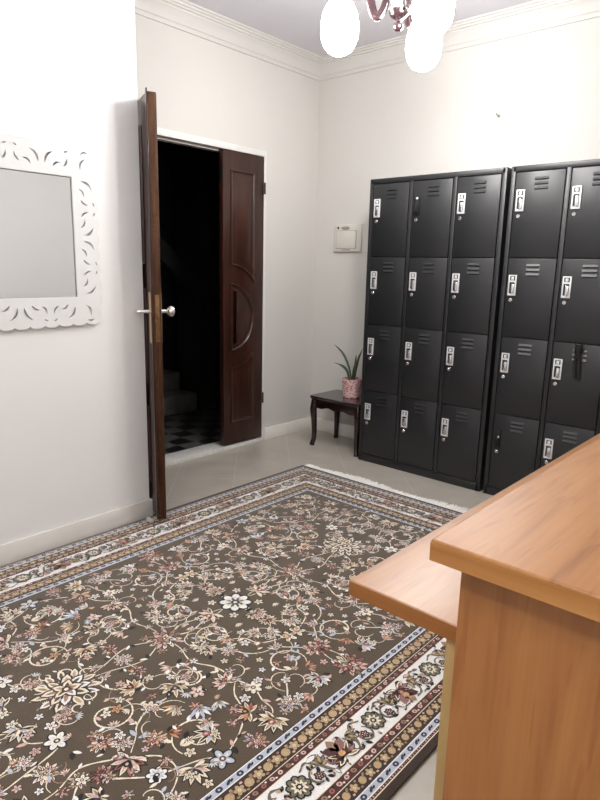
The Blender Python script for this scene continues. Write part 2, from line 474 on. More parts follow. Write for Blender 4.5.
def hinge(parent, loc):
    mb = MB(); mb.lathe([(.003, -.040), (.006, -.036), (.006, -.002), (.0045, 0), (.006, .002), (.006, .036), (.003, .040)], 12)
    o = mb.build('hinge', M['blackp'], parent); o.location = loc; return o

# narrow leaf, shut (local x along the wall from meeting edge to hinge)
d2 = thing('door_2', 'narrow dark brown panelled door leaf standing shut in the frame', 'door', (0, -.947, .038), R(90), kind='structure')
mb = MB(); mb.box((0, 0, 0), (.377, .04, 1.996), bev=.002)
d2b = mb.build('leaf', M['door_wood'], d2)
pm = MB()
for pl in panel_outlines():
    raised(pm, [(x, z - .038) for x, z in pl], 0, -1, lambda x: x)
    raised(pm, [(x, z - .038) for x, z in pl], .04, 1, lambda x: x)
pm.build('raised_panel', M['door_wood'], d2, sharp=20)
for z in (1.79, .30):
    hinge(d2, (.381, -.006, z))
bm_ = MB()
for z in (1.87, 1.80):
    bm_.lathe([(.0, -.001), (.006, -.001), (.006, .002), (.0, .002)], 10, Matrix.Translation((-.001, .02, z)) @ Matrix.Rotation(PI / 2, 4, 'Y'))
bm_.box((-.0015, .010, 1.79), (.0005, .030, 1.89))
bm_.build('bolt_plate', M['blackp'], d2)

# wide leaf, open into the room
ang = math.atan2(-.375, .927)
d1 = thing('door_1', 'wide dark brown door leaf standing open edge-on beside the mirror wall', 'door', (.001, -1.745, .040), ang, kind='structure')
LW = .82
mb = MB(); mb.box((0, 0, 0), (LW - .006, .04, 1.993), bev=.002)
mb.build('leaf', M['door_wood'], d1)
MB().box((LW - .0062, 0.0005, .0), (LW, .0395, 1.985), bev=.0015).build('lock_edge', M['door_edge'], d1)
MB().box((LW - .022, -.006, .0), (LW - .0005, -.0003, 2.006), bev=.002).build('rebate_strip', M['door_wood'], d1)
pm = MB()
for pl in panel_outlines():
    q = [(x, z - .04) for x, z in pl]
    raised(pm, q, 0, -1, lambda x: LW - .01 - x * 2.15)
    raised(pm, q, .04, 1, lambda x: LW - .01 - x * 2.15)
pm.build('raised_panel', M['door_wood'], d1, sharp=20)
# lock furniture
MB().box((LW - .001, .010, .895), (LW + .0015, .030, 1.115), bev=.0006).build('lock_plate', M['bronze'], d1)
MB().box((LW - .001, .012, 1.005), (LW + .010, .028, 1.035), bev=.002).build('latch', M['bronze'], d1)
for s, nm in ((-1, 'a'), (1, 'b')):
    y0 = -.001 if s < 0 else .041
    e = MB(); e.box((LW - .062, min(y0, y0 + s * .005), .885), (LW - .022, max(y0, y0 + s * .005), 1.125), bev=.002)
    e.build('escutcheon', M['brass'], d1)
h = MB()
h.tube([(LW - .042, -.005, 1.036), (LW - .042, -.045, 1.036), (LW - .046, -.056, 1.036), (LW - .060, -.060, 1.036), (LW - .155, -.060, 1.034)], [.010, .009, .0095, .0095, .008], 12)
h.build('lever_handle', M['chrome'], d1)
h = MB()
Mk = Matrix.Translation((LW - .042, .041, 1.036)) @ Matrix.Rotation(-PI / 2, 4, 'X')
h.lathe([(.016, .004), (.016, .008), (.009, .010), (.008, .030), (.014, .036), (.023, .044), (.026, .054), (.023, .064), (.012, .071), (.0, .072)], 20, Mk)
h.build('door_knob', M['chrome'], d1)
for z in (1.76, .24, 1.0):
    hinge(d1, (-.004, -.006, z))

o = MB()
o.prism([(0, 0), (.034, 0), (.034, .005), (0, .028)], -.006, .006)
o = o.build('door_wedge', M['ivory'])
o.location = (.680, -2.066, 0.0135); o.rotation_euler = (0, 0, R(35))
tag(o, 'small white plastic wedge on the floor by the open door', 'doorstop')

# ------------------------------------------------------------------ rug
random.seed(7)
RX, RY = 1.579, -2.2825
RHX, RHY = .951, 1.4725
rv, rf, rm = [], [], []
T0 = .0115
CNT = [0]
def poly(pts, col, lay, cx=RX, cy=RY):
    """one pile-high patch of a colour; pts in rug co-ordinates."""
    n = len(pts)
    area = sum(pts[i][0] * pts[(i + 1) % n][1] - pts[(i + 1) % n][0] * pts[i][1] for i in range(n))
    if area < 0:
        pts = pts[::-1]
    o = len(rv); z = T0 + lay
    rv.extend([(x, y, z) for x, y in pts])
    rf.append(tuple(range(o, o + n))); rm.append(RI[col])
class Pen:
    """draws in quadrant co-ordinates and mirrors into the four quadrants"""
    def __init__(self, sym='xy'):
        self.s = [(1, 1)]
        if 'x' in sym: self.s += [(-1, 1)]
        if 'y' in sym: self.s += [(a, -b) for a, b in self.s]
        self.f = None
    def new(self):
        CNT[0] += 1
        self.b = .0002 + CNT[0] * 1.2e-6
    def p(self, pts, col, lay):
        if self.f: pts = [self.f(q) for q in pts]
        for sx, sy in self.s:
            poly([(q[0] * sx, q[1] * sy) for q in pts], col, self.b + lay * 1.5e-5)
    def ell(self, c, rx, ry, rot, col, lay, n=9):
        ca, sa = math.cos(rot), math.sin(rot)
        self.p([(c[0] + rx * math.cos(t) * ca - ry * math.sin(t) * sa, c[1] + rx * math.cos(t) * sa + ry * math.sin(t) * ca)
                for t in [2 * PI * k / n for k in range(n)]], col, lay)
    def petal(self, c, L, W, rot, col, lay):
        """pointed petal starting at c and pointing along rot"""
        ca, sa = math.cos(rot), math.sin(rot)
        q = [(0, -.12), (.35, -.5), (.7, -.42), (1, 0), (.7, .42), (.35, .5), (0, .12)]
        self.p([(c[0] + L * x * ca - W * y * sa, c[1] + L * x * sa + W * y * ca) for x, y in q], col, lay)
    def ribbon(self, pts, w, col, lay=0, taper=True):
        P = spline([(p[0], p[1], 0) for p in pts], 7)
        n = len(P)
        L, Rr = [], []
        for i in range(n):
            t = P[min(i + 1, n - 1)] - P[max(i - 1, 0)]
            t = t.normalized() if t.length > 0 else Vector((1, 0, 0))
            k = w * (1 if not taper else (.45 + .55 * math.sin(PI * min(1, max(0, (i + .6) / n)))))
            k *= 1 + .25 * math.sin(i * 1.7)
            L.append((P[i].x - t.y * k / 2, P[i].y + t.x * k / 2)); Rr.append((P[i].x + t.y * k / 2, P[i].y - t.x * k / 2))
        for i in range(n - 1):
            self.p([L[i], L[i + 1], Rr[i + 1], Rr[i]], col, lay)
    def vine(self, pts, w=.0055, col='cream', leaves=True):
        self.new()
        self.ribbon(pts, w * 1.7, 'brown', 0); self.ribbon(pts, w, col, 1)
        if leaves:
            for i in range(1, len(pts) - 1):
                if random.random() < .75:
                    a = math.atan2(pts[i + 1][1] - pts[i - 1][1], pts[i + 1][0] - pts[i - 1][0]) + random.choice((-.7, .7))
                    L = random.uniform(.018, .034)
                    self.petal(pts[i], L * 1.15, L * .55, a, 'black', 2)
                    self.petal(pts[i], L, L * .42, a, random.choice(('cream', 'white', 'cream', 'sky', 'pink')), 3)
    def spiral(self, c, r, a0, turns=1.25, d=1):
        n = int(14 * turns)
        pts = [(c[0] + r * (1 - .62 * k / n) * math.cos(a0 + d * 2 * PI * turns * k / n), c[1] + r * (1 - .62 * k / n) * math.sin(a0 + d * 2 * PI * turns * k / n)) for k in range(n + 1)]
        self.new()
        self.ribbon(pts, .010, 'brown', 0); self.ribbon(pts, .0062, 'cream', 1)
        for i in range(2, n, 3):
            a = a0 + d * 2 * PI * turns * i / n + d * (PI / 2 - .8) + (PI if random.random() < .3 else 0)
            L = random.uniform(.020, .032)
            self.petal(pts[i], L, L * .45, a, random.choice(('cream', 'white', 'pink', 'sky')), 3)
        e = pts[-1]
        self.rosette(e, .020, 5, random.choice(('pink', 'orange', 'cream')), 'rose')
    def rosette(self, c, s, n, ca, cb, cc='maroon', rot=None):
        self.new()
        rot = random.uniform(0, 6) if rot is None else rot
        for k in range(n):
            a = rot + 2 * PI * k / n
            p = (c[0] + .55 * s * math.cos(a), c[1] + .55 * s * math.sin(a))
            self.ell(p, s * .58, s * .42, a, 'black', 0)
        for k in range(n):
            a = rot + 2 * PI * k / n
            p = (c[0] + .56 * s * math.cos(a), c[1] + .56 * s * math.sin(a))
            self.ell(p, s * .44, s * .27, a, ca if k % 2 == 0 or n < 6 else ca, 1)
            self.ell((c[0] + .5 * s * math.cos(a), c[1] + .5 * s * math.sin(a)), s * .2, s * .1, a, cb, 2, 6)
        self.ell(c, s * .28, s * .28, 0, cc, 3, 8); self.ell(c, s * .14, s * .14, 0, 'cream', 4, 6)
    def palm(self, c, s, rot, ca, cb, cc='maroon'):
        """fan palmette"""
        self.new()
        b = (c[0] - .45 * s * math.cos(rot), c[1] - .45 * s * math.sin(rot))
        for k in range(-4, 5):
            a = rot + k * .48
            L = s * (1.35 - .09 * abs(k)) * random.uniform(.9, 1.05)
            self.petal(b, L * 1.08, s * .46, a, 'black' if k % 2 else 'brown', 0)
        for k in range(-4, 5):
            a = rot + k * .48
            L = s * (1.3 - .09 * abs(k)) * random.uniform(.9, 1.05)
            self.petal(b, L, s * .32, a, 'cream' if k % 2 == 0 else ca, 1)
            self.petal((b[0] + L * .3 * math.cos(a), b[1] + L * .3 * math.sin(a)), L * .56, s * .15, a, random.choice((cb, 'brown', ca, 'tan')), 1.5)
        for k in range(-2, 3):
            self.petal(b, s * .82, s * .2, rot + k * .5, cb if k % 2 == 0 else 'black', 2)
        self.ell((b[0] + .32 * s * math.cos(rot), b[1] + .32 * s * math.sin(rot)), s * .26, s * .2, rot, cc, 3)
        self.ell((b[0] + .34 * s * math.cos(rot), b[1] + .34 * s * math.sin(rot)), s * .12, s * .09, rot, random.choice(('cream', 'gold', 'pink')), 4, 7)
    def lily(self, c, s, rot, ca, cb='cream'):
        self.new()
        for k in (-2, -1, 0, 1, 2):
            self.petal((c[0] - .4 * s * math.cos(rot), c[1] - .4 * s * math.sin(rot)), s * 1.25, s * .42, rot + k * .42, 'brown', 0)
        for k in (-2, -1, 0, 1, 2):
            self.petal((c[0] - .4 * s * math.cos(rot), c[1] - .4 * s * math.sin(rot)), s * 1.15, s * .26, rot + k * .42, ca if k % 2 == 0 else cb, 1)
    def cluster(self, c, s, cols, n=None, inner=('pink', 'rose', 'tan', 'field', 'mauve', 'pink')):
        """lacy blossom: rings of outlined petals"""
        self.new()
        rings = [(1.0, 11), (.68, 8), (.38, 5)] if s > .024 else [(1.0, 6), (.5, 4)]
        lay = 0
        for q, (rr_, k_) in enumerate(rings):
            off = random.uniform(0, 6)
            for k in range(k_):
                a = off + 2 * PI * k / k_ + random.uniform(-.12, .12)
                L = s * (.62 if s > .024 else .7) * random.uniform(.8, 1.15); W = min(L * .62, 2.2 * s / k_ * 1.6)
                r0 = s * rr_ - L * .8
                p = (c[0] + r0 * math.cos(a), c[1] + r0 * math.sin(a)); a2 = a + random.uniform(-.35, .35)
                self.petal(p, L * 1.1, W * 1.15, a2, random.choice(('black', 'brown', 'maroon')), lay)
                self.petal(p, L, W * .8, a2, random.choice(cols), lay + 1)
                self.petal((p[0] + L * .12 * math.cos(a2), p[1] + L * .12 * math.sin(a2)), L * .66, W * .36, a2, random.choice(inner), lay + 2)
            lay += 3
        self.ell(c, s * .16, s * .16, 0, 'maroon', lay, 7); self.ell(c, s * .08, s * .08, 0, 'cream', lay + 1, 6)

FH, FV = RHX - .340, RHY - .340       # field half sizes
def rect(x0, x1, y0, y1, col, lay):
    poly([(x0, y0), (x1, y0), (x1, y1), (x0, y1)], col, lay)
# bands: distance from the edge where each begins
BANDS = [(0, 'brown'), (.023, 'cream'), (.026, 'maroon'), (.034, 'white'), (.0375, 'sky'), (.0555, 'white'), (.0585, 'brown'), (.0995, 'cream'), (.102, 'maroon'), (.128, 'cream'), (.131, 'white'),
         (.236, 'cream'), (.239, 'maroon'), (.262, 'cream'), (.2645, 'brown'), (.3105, 'black'), (.3125, 'white'), (.3155, 'sky'), (.3345, 'white'), (.3375, 'brown'), (.340, 'field')]
for i, (d, c) in enumerate(BANDS):
    x0, y0 = RHX - d, RHY - d
    if i + 1 == len(BANDS):
        rect(-x0, x0, -y0, y0, c, 0)
        continue
    d2_ = BANDS[i + 1][0]; x1, y1 = RHX - d2_, RHY - d2_
    poly([(-x0, -y0), (x0, -y0), (x1, -y1), (-x1, -y1)], c, 0); poly([(-x0, y0), (x0, y0), (x1, y1), (-x1, y1)], c, 0)
    poly([(-x0, -y0), (-x1, -y1), (-x1, y1), (-x0, y0)], c, 0); poly([(x0, -y0), (x1, -y1), (x1, y1), (x0, y0)], c, 0)

P = Pen('xy')
# vines and scrolls of the field
P.vine([(0, .06), (.01, .10), (0, .14), (.03, .24), (.0, .335), (.05, .45), (.02, .56), (0, .64)])
P.vine([(.045, .006), (.09, .004), (.128, .0), (.18, .01), (.254, .045), (.31, .09), (.36, .06), (.42, .012), (.50, .02), (.56, 0)])
P.vine([(.0, .335), (.08, .33), (.168, .35), (.25, .315), (.341, .311), (.41, .299), (.47, .32), (.521, .328), (.557, .373)])
P.vine([(.341, .311), (.39, .36), (.465, .393), (.52, .46), (.56, .554)])
P.vine([(.362, .709), (.32, .665), (.286, .638), (.25, .572), (.255, .52), (.241, .471), (.20, .43), (.142, .426)])
P.vine([(.25, .572), (.29, .55), (.308, .529)], leaves=False)
P.vine([(.241, 1.10), (.241, 1.005), (.23, .941), (.208, .843), (.178, .822), (.12, .80), (.06, .76), (.0, .698)])
P.vine([(.336, 1.0), (.336, .909), (.31, .831), (.345, .758), (.39, .70), (.436, .658), (.50, .66), (.545, .714), (.57, .80)])
P.vine([(.57, .80), (.55, .88), (.50, .93), (.46, 1.02), (.52, 1.08)])
P.vine([(.178, .822), (.13, .88), (.07, .884), (.03, .95), (.0, 1.04)])
P.vine([(.44, .185), (.49, .23), (.541, .274), (.57, .22)], leaves=False)
P.vine([(.107, .271), (.16, .273), (.20, .22), (.26, .20), (.30, .16), (.317, .102)])
P.vine([(.305, .025), (.26, .12), (.20, .14), (.16, .19)])
P.vine([(.02, .50), (.10, .50), (.143, .556), (.09, .61), (.03, .62)])
P.vine([(.558, .554), (.52, .59), (.474, .705), (.43, .76), (.373, .816), (.349, .847), (.40, .90), (.45, .93)])
P.spiral((.195, .668), .074, R(200), 1.15, 1)
P.spiral((.44, .545), .078, R(60), 1.1, 1)
P.spiral((.398, .135), .070, R(-40), 1.2, -1)
P.spiral((.105, .20), .066, R(80), 1.2, 1)
P.spiral((.455, .95), .080, R(120), 1.2, -1)
P.spiral((.145, .985), .078, R(20), 1.2, 1)
P.spiral((.23, .40), .05, R(180), 1.1, -1)
# blossoms
CR = ['cream', 'cream', 'white', 'pink', 'white']
MX = ['cream', 'pink', 'sky', 'white', 'rose', 'gold']
PK = ['pink', 'rose', 'cream', 'maroon', 'orange']
P.palm((.128, .004), .042, 0, 'cream', 'pink', 'rose')
P.palm((.126, .562), .044, R(160), 'cream', 'orange', 'maroon')
P.palm((.241, .471), .046, R(30), 'cream', 'gold', 'navy')
P.lily((.308, .529), .040, R(80), 'orange')
P.rosette((.25, .572), .026, 6, 'cream', 'pink')
P.cluster((.272, .744), .034, PK)
P.cluster((.315, .705), .028, ['cream', 'black', 'white', 'pink'])
P.palm((.39, .742), .048, R(60), 'rose', 'pink', 'black')
P.cluster((.372, .80), .030, ['rose', 'maroon', 'pink'])
P.cluster((.345, .85), .026, ['gold', 'cream', 'olive'])
P.cluster((.262, .897), .034, CR)
P.rosette((.474, .705), .028, 7, 'white', 'sky', 'navy')
P.palm((.545, .634), .044, R(20), 'cream', 'pink', 'navy')
P.rosette((.556, .554), .034, 5, 'sky', 'cream', 'maroon')
P.palm((.452, .531), .046, R(110), 'cream', 'sky', 'rose')
P.lily((.372, .478), .048, R(20), 'sky', 'white')
P.cluster((.366, .635), .032, PK)
P.lily((.383, .583), .034, R(-60), 'orange', 'rose')
P.rosette((.178, .822), .034, 6, 'white', 'cream', 'black')
P.cluster((.19, .92), .026, CR)
P.palm((.072, .884), .046, R(60), 'cream', 'sky', 'rose')
P.lily((.142, .426), .034, R(100), 'pink')
P.palm((.312, .338), .044, R(190), 'pink', 'cream', 'maroon')
P.lily((.162, .188), .032, R(40), 'orange', 'pink')
P.lily((.092, .178), .030, R(-30), 'rose', 'pink')
P.palm((.159, .278), .040, R(45), 'cream', 'pink', 'navy')
P.palm((.107, .271), .036, R(200), 'cream', 'white', 'black')
P.rosette((.305, .022), .032, 5, 'cream', 'pink')
P.palm((.254, .05), .040, R(-20), 'cream', 'sky', 'maroon')
P.lily((.47, .10), .036, R(-60), 'orange', 'rose')
P.palm((.534, .137), .044, R(70), 'white', 'sky', 'rose')
P.rosette((.41, .299), .030, 6, 'cream', 'white')
P.lily((.562, .211), .034, R(90), 'pink', 'orange')
P.cluster((.541, .274), .034, ['white', 'cream', 'sky', 'pink'])
P.palm((.557, .373), .048, R(75), 'cream', 'gold', 'rose')
P.palm((.465, .393), .042, R(150), 'rose', 'orange', 'maroon')
P.lily((.317, .102), .034, R(200), 'cream', 'sky')
P.cluster((.42, .014), .040, ['pink', 'rose', 'maroon', 'cream'])
P.palm((.20, .10), .036, R(120), 'cream', 'pink', 'rose')
P.cluster((.215, .225), .028, CR)
P.lily((.39, .42), .034, R(30), 'cream', 'sky')
P.rosette((.30, .43), .028, 6, 'pink', 'cream')
P.cluster((.08, .50), .028, PK)
P.palm((.43, .86), .042, R(100), 'cream', 'pink', 'navy')
P.palm((.53, .90), .042, R(10), 'pink', 'cream', 'maroon')
P.palm((.33, 1.0), .046, R(90), 'cream', 'orange', 'rose')
P.cluster((.235, 1.02), .034, MX)
P.rosette((.55, 1.05), .036, 7, 'cream', 'pink')
P.palm((.40, 1.08), .040, R(45), 'rose', 'cream', 'maroon')
P.cluster((.06, .98), .030, CR)
P.palm((.10, 1.09), .040, R(90), 'cream', 'sky', 'rose')
P.cluster((.57, .45), .030, MX)
P.cluster((.57, .72), .026, CR)
P.cluster((.10, .76), .030, ['pink', 'cream', 'tan'])
# fine tendrils
for k in range(46):
    x_, y_ = random.uniform(.04, FH - .06), random.uniform(.04, FV - .06)
    r_0 = random.uniform(.022, .045); a_ = random.uniform(0, 6.28); d_ = random.choice((-1, 1))
    pts_ = [(x_ + r_0 * (1.5 - .13 * j) * math.cos(a_ + d_ * j * .42), y_ + r_0 * (1.5 - .13 * j) * math.sin(a_ + d_ * j * .42)) for j in range(9)]
    if all(.008 < p_[0] < FH - .008 and .008 < p_[1] < FV - .008 for p_ in pts_):
        P.new(); P.ribbon(pts_, .0062, 'brown', 0); P.ribbon(pts_, .0036, random.choice(('cream', 'cream', 'tan')), 1)
        P.petal(pts_[3], .022, .010, a_ + d_ * 1.9, random.choice(('cream', 'white', 'pink', 'sky')), 2)
# small filler sprigs
spots = []
for k in range(2600):
    a = random.uniform(.01, FH - .02); b = random.uniform(.01, FV - .02)
    if all((a - p[0]) ** 2 + (b - p[1]) ** 2 > .050 ** 2 for p in spots):
        spots.append((a, b))
for a, b in spots:
    r = random.random(); s = random.uniform(.011, .019)
    if r < .3:
        P.new(); P.petal((a, b), s * 1.7, s * .9, random.uniform(0, 6), 'black', 0); P.petal((a, b), s * 1.5, s * .6, random.uniform(0, 6), random.choice(CR), 1)
    elif r < .55:
        P.rosette((a, b), s, 5, random.choice(('cream', 'pink', 'white')), random.choice(('rose', 'gold', 'sky')))
    elif r < .75:
        P.lily((a, b), s * 1.3, random.uniform(0, 6), random.choice(('cream', 'pink', 'orange', 'sky')))
    else:
        P.cluster((a, b), s * 1.1, random.choice((CR, PK, MX)), 6)
PX = Pen('y')      # on the long axis: mirrored left-right would double up
def axis_y(fn):
    global P
    fn(PX)
PX.palm((0, .14), .052, R(90), 'pink', 'cream', 'rose')
PX.cluster((0, .335), .056, ['cream', 'pink', 'tan', 'white'])
PX.cluster((0, .70), .092, ['cream', 'cream', 'white'], inner=('field', 'tan', 'field', 'gold'))
PX.cluster((0, .70), .050, ['cream', 'cream', 'gold'], inner=('field', 'tan', 'navy'))
for e_ in (-1, 1):
    for (x_, y_, r_0, a_) in ((.075, .67, .030, 200), (.06, .755, .026, 120), (.03, .62, .026, 250), (.10, .715, .022, 30)):
        pts_ = [(e_ * (x_ + r_0 * (1 - .07 * j) * math.cos(R(a_) + j * .55)), y_ + r_0 * (1 - .07 * j) * math.sin(R(a_) + j * .55)) for j in range(11)]
        PX.new(); PX.ribbon(pts_, .009, 'brown', 0); PX.ribbon(pts_, .0058, 'cream', 1)
PX.palm((0, 1.06), .052, R(-90), 'cream', 'pink', 'rose')
PX.cluster((0, .50), .030, CR)
PXX = Pen('x')
PXX.cluster((.56, 0), .055, ['cream', 'pink', 'rose', 'tan'])
PXX.palm((.19, 0), .038, 0, 'cream', 'rose', 'maroon')
P0 = Pen('')
P0.rosette((0, 0), .062, 8, 'white', 'cream', 'navy', rot=0)

# border motifs: local (s along, d across from the edge)
def border(sideL, mapper, corner):
    B = Pen(''); B.f = mapper
    def run(d, step, fn):
        n = max(1, int(round((sideL - 2 * d) / step)))
        for k in range(n):
            fn(-(sideL / 2 - d) + (sideL - 2 * d) * (k + .5) / n, k)
    for d, w in ((.0465, .018), (.325, .019)):                          # blue guards
        def g(s, k, d=d, w=w):
            B.new()
            if k % 2 == 0:
                B.ell((s, d), w * .58, w * .46, 0, 'navy', 0, 8); B.ell((s, d), w * .2, w * .17, 0, 'sky', 1, 6)
            else:
                B.ell((s - .004, d), w * .6, w * .24, .5, 'navy', 0, 6); B.ell((s + .007, d), w * .4, w * .18, .5, 'black', 0, 5)
        run(d, .036, g)
    for d, w in ((.080, .034), (.287, .040)):                            # golden blossom bands
        def g(s, k, d=d, w=w):
            B.new()
            if k % 2 == 0:
                B.ell((s, d), w * .38, w * .33, .5, 'gold', 1, 9)
                B.petal((s + w * .2, d + w * .1), w * .5, w * .2, .7, 'tan', 2)
            else:
                for j in range(5):
                    a = j * 2 * PI / 5 + .3
                    B.ell((s + w * .24 * math.cos(a), d + w * .24 * math.sin(a)), w * .19, w * .15, a, 'gold', 1, 7)
                B.ell((s, d), w * .12, w * .12, 0, 'cream', 3, 6); B.ell((s, d), w * .05, w * .05, 0, 'maroon', 4, 5)
            B.ell((s + .017, d - w * .36), w * .14, w * .1, 0, random.choice(('pink', 'tan')), 1, 6)
            B.ell((s + .017, d + w * .36), w * .14, w * .1, 0, random.choice(('pink', 'tan')), 1, 6)
        run(d, .034, g)
    for d, w in ((.0297, .007), (.115, .022), (.2505, .020)):            # maroon guards with pink buds
        def g(s, k, d=d, w=w):
            B.new()
            c = ('pink', 'tan', 'rose', 'pink')[k % 4]
            B.ell((s, d), w * .42, w * .34, .4 * (-1) ** k, c, 1, 7)
            if w > .01:
                B.ell((s, d), w * .16, w * .14, 0, 'maroon', 2, 5)
                B.ell((s + w * .55, d + w * .25 * (-1) ** k), w * .2, w * .15, 0, 'cream' if k % 3 else 'black', 1, 5)
        run(d, .030 if w > .01 else .011, g)
    D = .1835                                                             # white main border
    n = int(round((sideL - 2 * D) / .336))
    per = (sideL - 2 * D) / n
    for k in range(n):
        s0 = -(sideL / 2 - D) + per * (k + .5)
        # rosette at the middle, palmette at both ends of the repeat (drawn once)
        B.rosette((s0, D), .034, 9, 'olive', 'cream', 'black'); B.rosette((s0, D), .018, 7, 'cream', 'olive', 'maroon')
        for e in (-1, 1):
            c1 = (s0 + e * per * .19, D - .014); c2 = (s0 + e * per * .30, D + .014)
            pts = [(c1[0] + .030 * (1 - .05 * j) * math.cos(e * (j * .5) + 1.0), c1[1] + .030 * (1 - .05 * j) * math.sin(e * (j * .5) + 1.0)) for j in range(11)]
            B.new(); B.ribbon(pts, .0065, 'brown', 0); B.ribbon(pts, .0028, 'olive', 1)
            B.rosette(c1, .014, 6, 'maroon', 'pink', 'black')
            B.lily(c2, .034, -e * .6 + (PI if e < 0 else 0) + PI / 2, 'gold', 'olive')
            B.vine([(s0 + e * per * .10, D + .03), (s0 + e * per * .22, D + .038), (s0 + e * per * .33, D - .03), (s0 + e * per * .44, D - .040)], .0045, 'olive')
            for j in range(13):
                p = (s0 + e * per * random.uniform(.08, .46), D + random.uniform(-.046, .046))
                B.new(); L = random.uniform(.010, .018)
                B.petal(p, L * 1.3, L * .7, random.uniform(0, 6), 'black', 0); B.petal(p, L, L * .4, random.uniform(0, 6), random.choice(('gold', 'pink', 'olive', 'rose', 'sky')), 1)
    for k in range(n + 1):
        s0 = -(sideL / 2 - D) + per * k
        if 0 < k < n or corner:
            B.palm((s0, D), .048, PI / 2 * (1 if k % 2 else -1), 'mauve', 'maroon', 'rose')
            for a_ in range(3): B.petal((s0, D), .05, .03, PI / 2 * (1 if k % 2 else -1) + (a_ - 1) * .9, ('mauve', 'tan', 'maroon')[a_], 5)
            B.new(); B.ell((s0, D - .01), .012, .010, 0, 'orange', 6, 8)
    return B
border(2 * RHY, lambda q: (RHX - q[1], q[0]), True)
border(2 * RHY, lambda q: (-RHX + q[1], q[0]), True)
border(2 * RHX, lambda q: (q[0], RHY - q[1]), False)
border(2 * RHX, lambda q: (q[0], -RHY + q[1]), False)

rug = thing('rug', 'large brown floral rug with ivory border and white fringe on the tiled floor', 'rug', (RX, RY, 0))
mb = MB()
mb.box((-RHX, -RHY, .0005), (RHX, RHY, T0 - .0002), bev=.004, mi=RI['brown'])
o0 = len(mb.v)
mb.v += rv; mb.f += [tuple(i + o0 for i in f) for f in rf]; mb.m += rm
mb.build('pile', rug_mats, rug, fixn=False, smooth=False)
fr = MB()
for sgn in (1, -1):
    fr.box((-RHX + .004, sgn * RHY - .004 if sgn > 0 else -RHY - .022, .001), (RHX - .004, RHY + .022 if sgn > 0 else -RHY + .004, .006), bev=.002)
    x = -RHX + .005
    while x < RHX - .004:
        L = .058 + .018 * math.sin(x * 9) + random.uniform(-.012, .012)
        y0 = sgn * (RHY + .018); w = random.uniform(-.012, .012)
        fr.tube([(x, y0, .005), (x + w * .4, y0 + sgn * L * .4, .006 + random.uniform(0, .004)), (x + w, y0 + sgn * L * .75, .004), (x + w * 1.5, y0 + sgn * L, .003)], [.003, .0038, .0034, .002], 5)
        x += random.uniform(.004, .0062)
tag(fr.build('fringe', M['fringe'], rug), 'white cotton fringe', kind='stuff')

# ------------------------------------------------------------------ lockers
DW, GAPX = .260, .031
COLS = [.029, .320, .611]
ROWS = [(1.374, 1.816), (.943, 1.370), (.501, .939), (.056, .497)]
HOLE = .004
def handle_mb(kind):
    """pressed latch plate; origin at the door's top-left corner of its front"""
    mb = MB()
    x0, x1, z1, z0 = .012, .058, -.088, -.200
    if kind == 'chrome':
        t = -.006
        mb.box((x0, t, z0), (x0 + .008, 0, z1), bev=.0015, mi=0); mb.box((x1 - .009, t, z0), (x1, 0, z1), bev=.0015, mi=0)
        mb.box((x0, t, z1 - .008), (x1, 0, z1), bev=.0015, mi=0); mb.box((x0, t, z0), (x1, 0, z0 + .012), bev=.0015, mi=0)
        mb.box((x0, t, z1 - .040), (x1, 0, z1 - .030), bev=.0015, mi=0)
        mb.box((x0 + .004, -.0015, z0 + .004), (x1 - .004, -.0005, z1 - .004), mi=1)
        mb.box((x0 + .019, -.014, z0 + .010), (x1 - .010, -.0015, z1 - .048), bev=.003, mi=2)
        mb.box((x0 + .015, -.009, z1 - .028), (x1 - .015, -.0015, z1 - .011), bev=.003, mi=0)
    else:
        mb.box((x0 + .004, -.010, z0 + .004), (x1 - .008, 0, z1 - .004), bev=.003, mi=1)
        mb.box((x0 + .010, -.018, z0 + .020), (x1 - .018, -.008, z1 - .034), bev=.004, mi=1)
        for z in (z1 - .012,) if kind == 'black' else (z1 - .045,):
            mb.lathe([(.0, 0), (.008, 0), (.008, .004), (.005, .007), (0, .0075)], 12, Matrix.Translation((x0 + .026, -.010, z)) @ Matrix.Rotation(PI / 2, 4, 'X'), mi=0)
    return mb
def lock_mb():
    mb = MB()
    Mx = Matrix.Translation((.031, 0, -.224)) @ Matrix.Rotation(PI / 2, 4, 'X')
    mb.lathe([(.0, -.001), (.0105, -.001), (.0105, .002), (.008, .0045), (.006, .0045), (.0055, .003), (0, .003)], 16, Mx, mi=0)
    mb.box((.030, -.0042, -.230), (.032, -.003, -.218), mi=1)
    return mb
def vent_mb():
    mb = MB()
    for k in range(3):
        z = -.034 - k * .024
        x0, x1 = .103, .176
        # pressed louvre: hood sloping out towards its lower lip
        vs = [(x0, 0, z + .006), (x1, 0, z + .006), (x1, -.006, z - .006), (x0, -.006, z - .006), (x0 + .003, 0, z - .0085), (x1 - .003, 0, z - .0085)]
        mb.add(vs, [(0, 1, 2, 3), (3, 2, 5, 4), (0, 3, 4), (1, 5, 2)])
        mb.box((x0 + .004, -.0008, z - .0115), (x1 - .004, .0, z - .0085), mi=1)
    return mb
def door_mb(h):
    mb = MB()
    mb.box((0, 0, -h), (DW, .016, 0), bev=.0035)
    return mb
protoH = {}
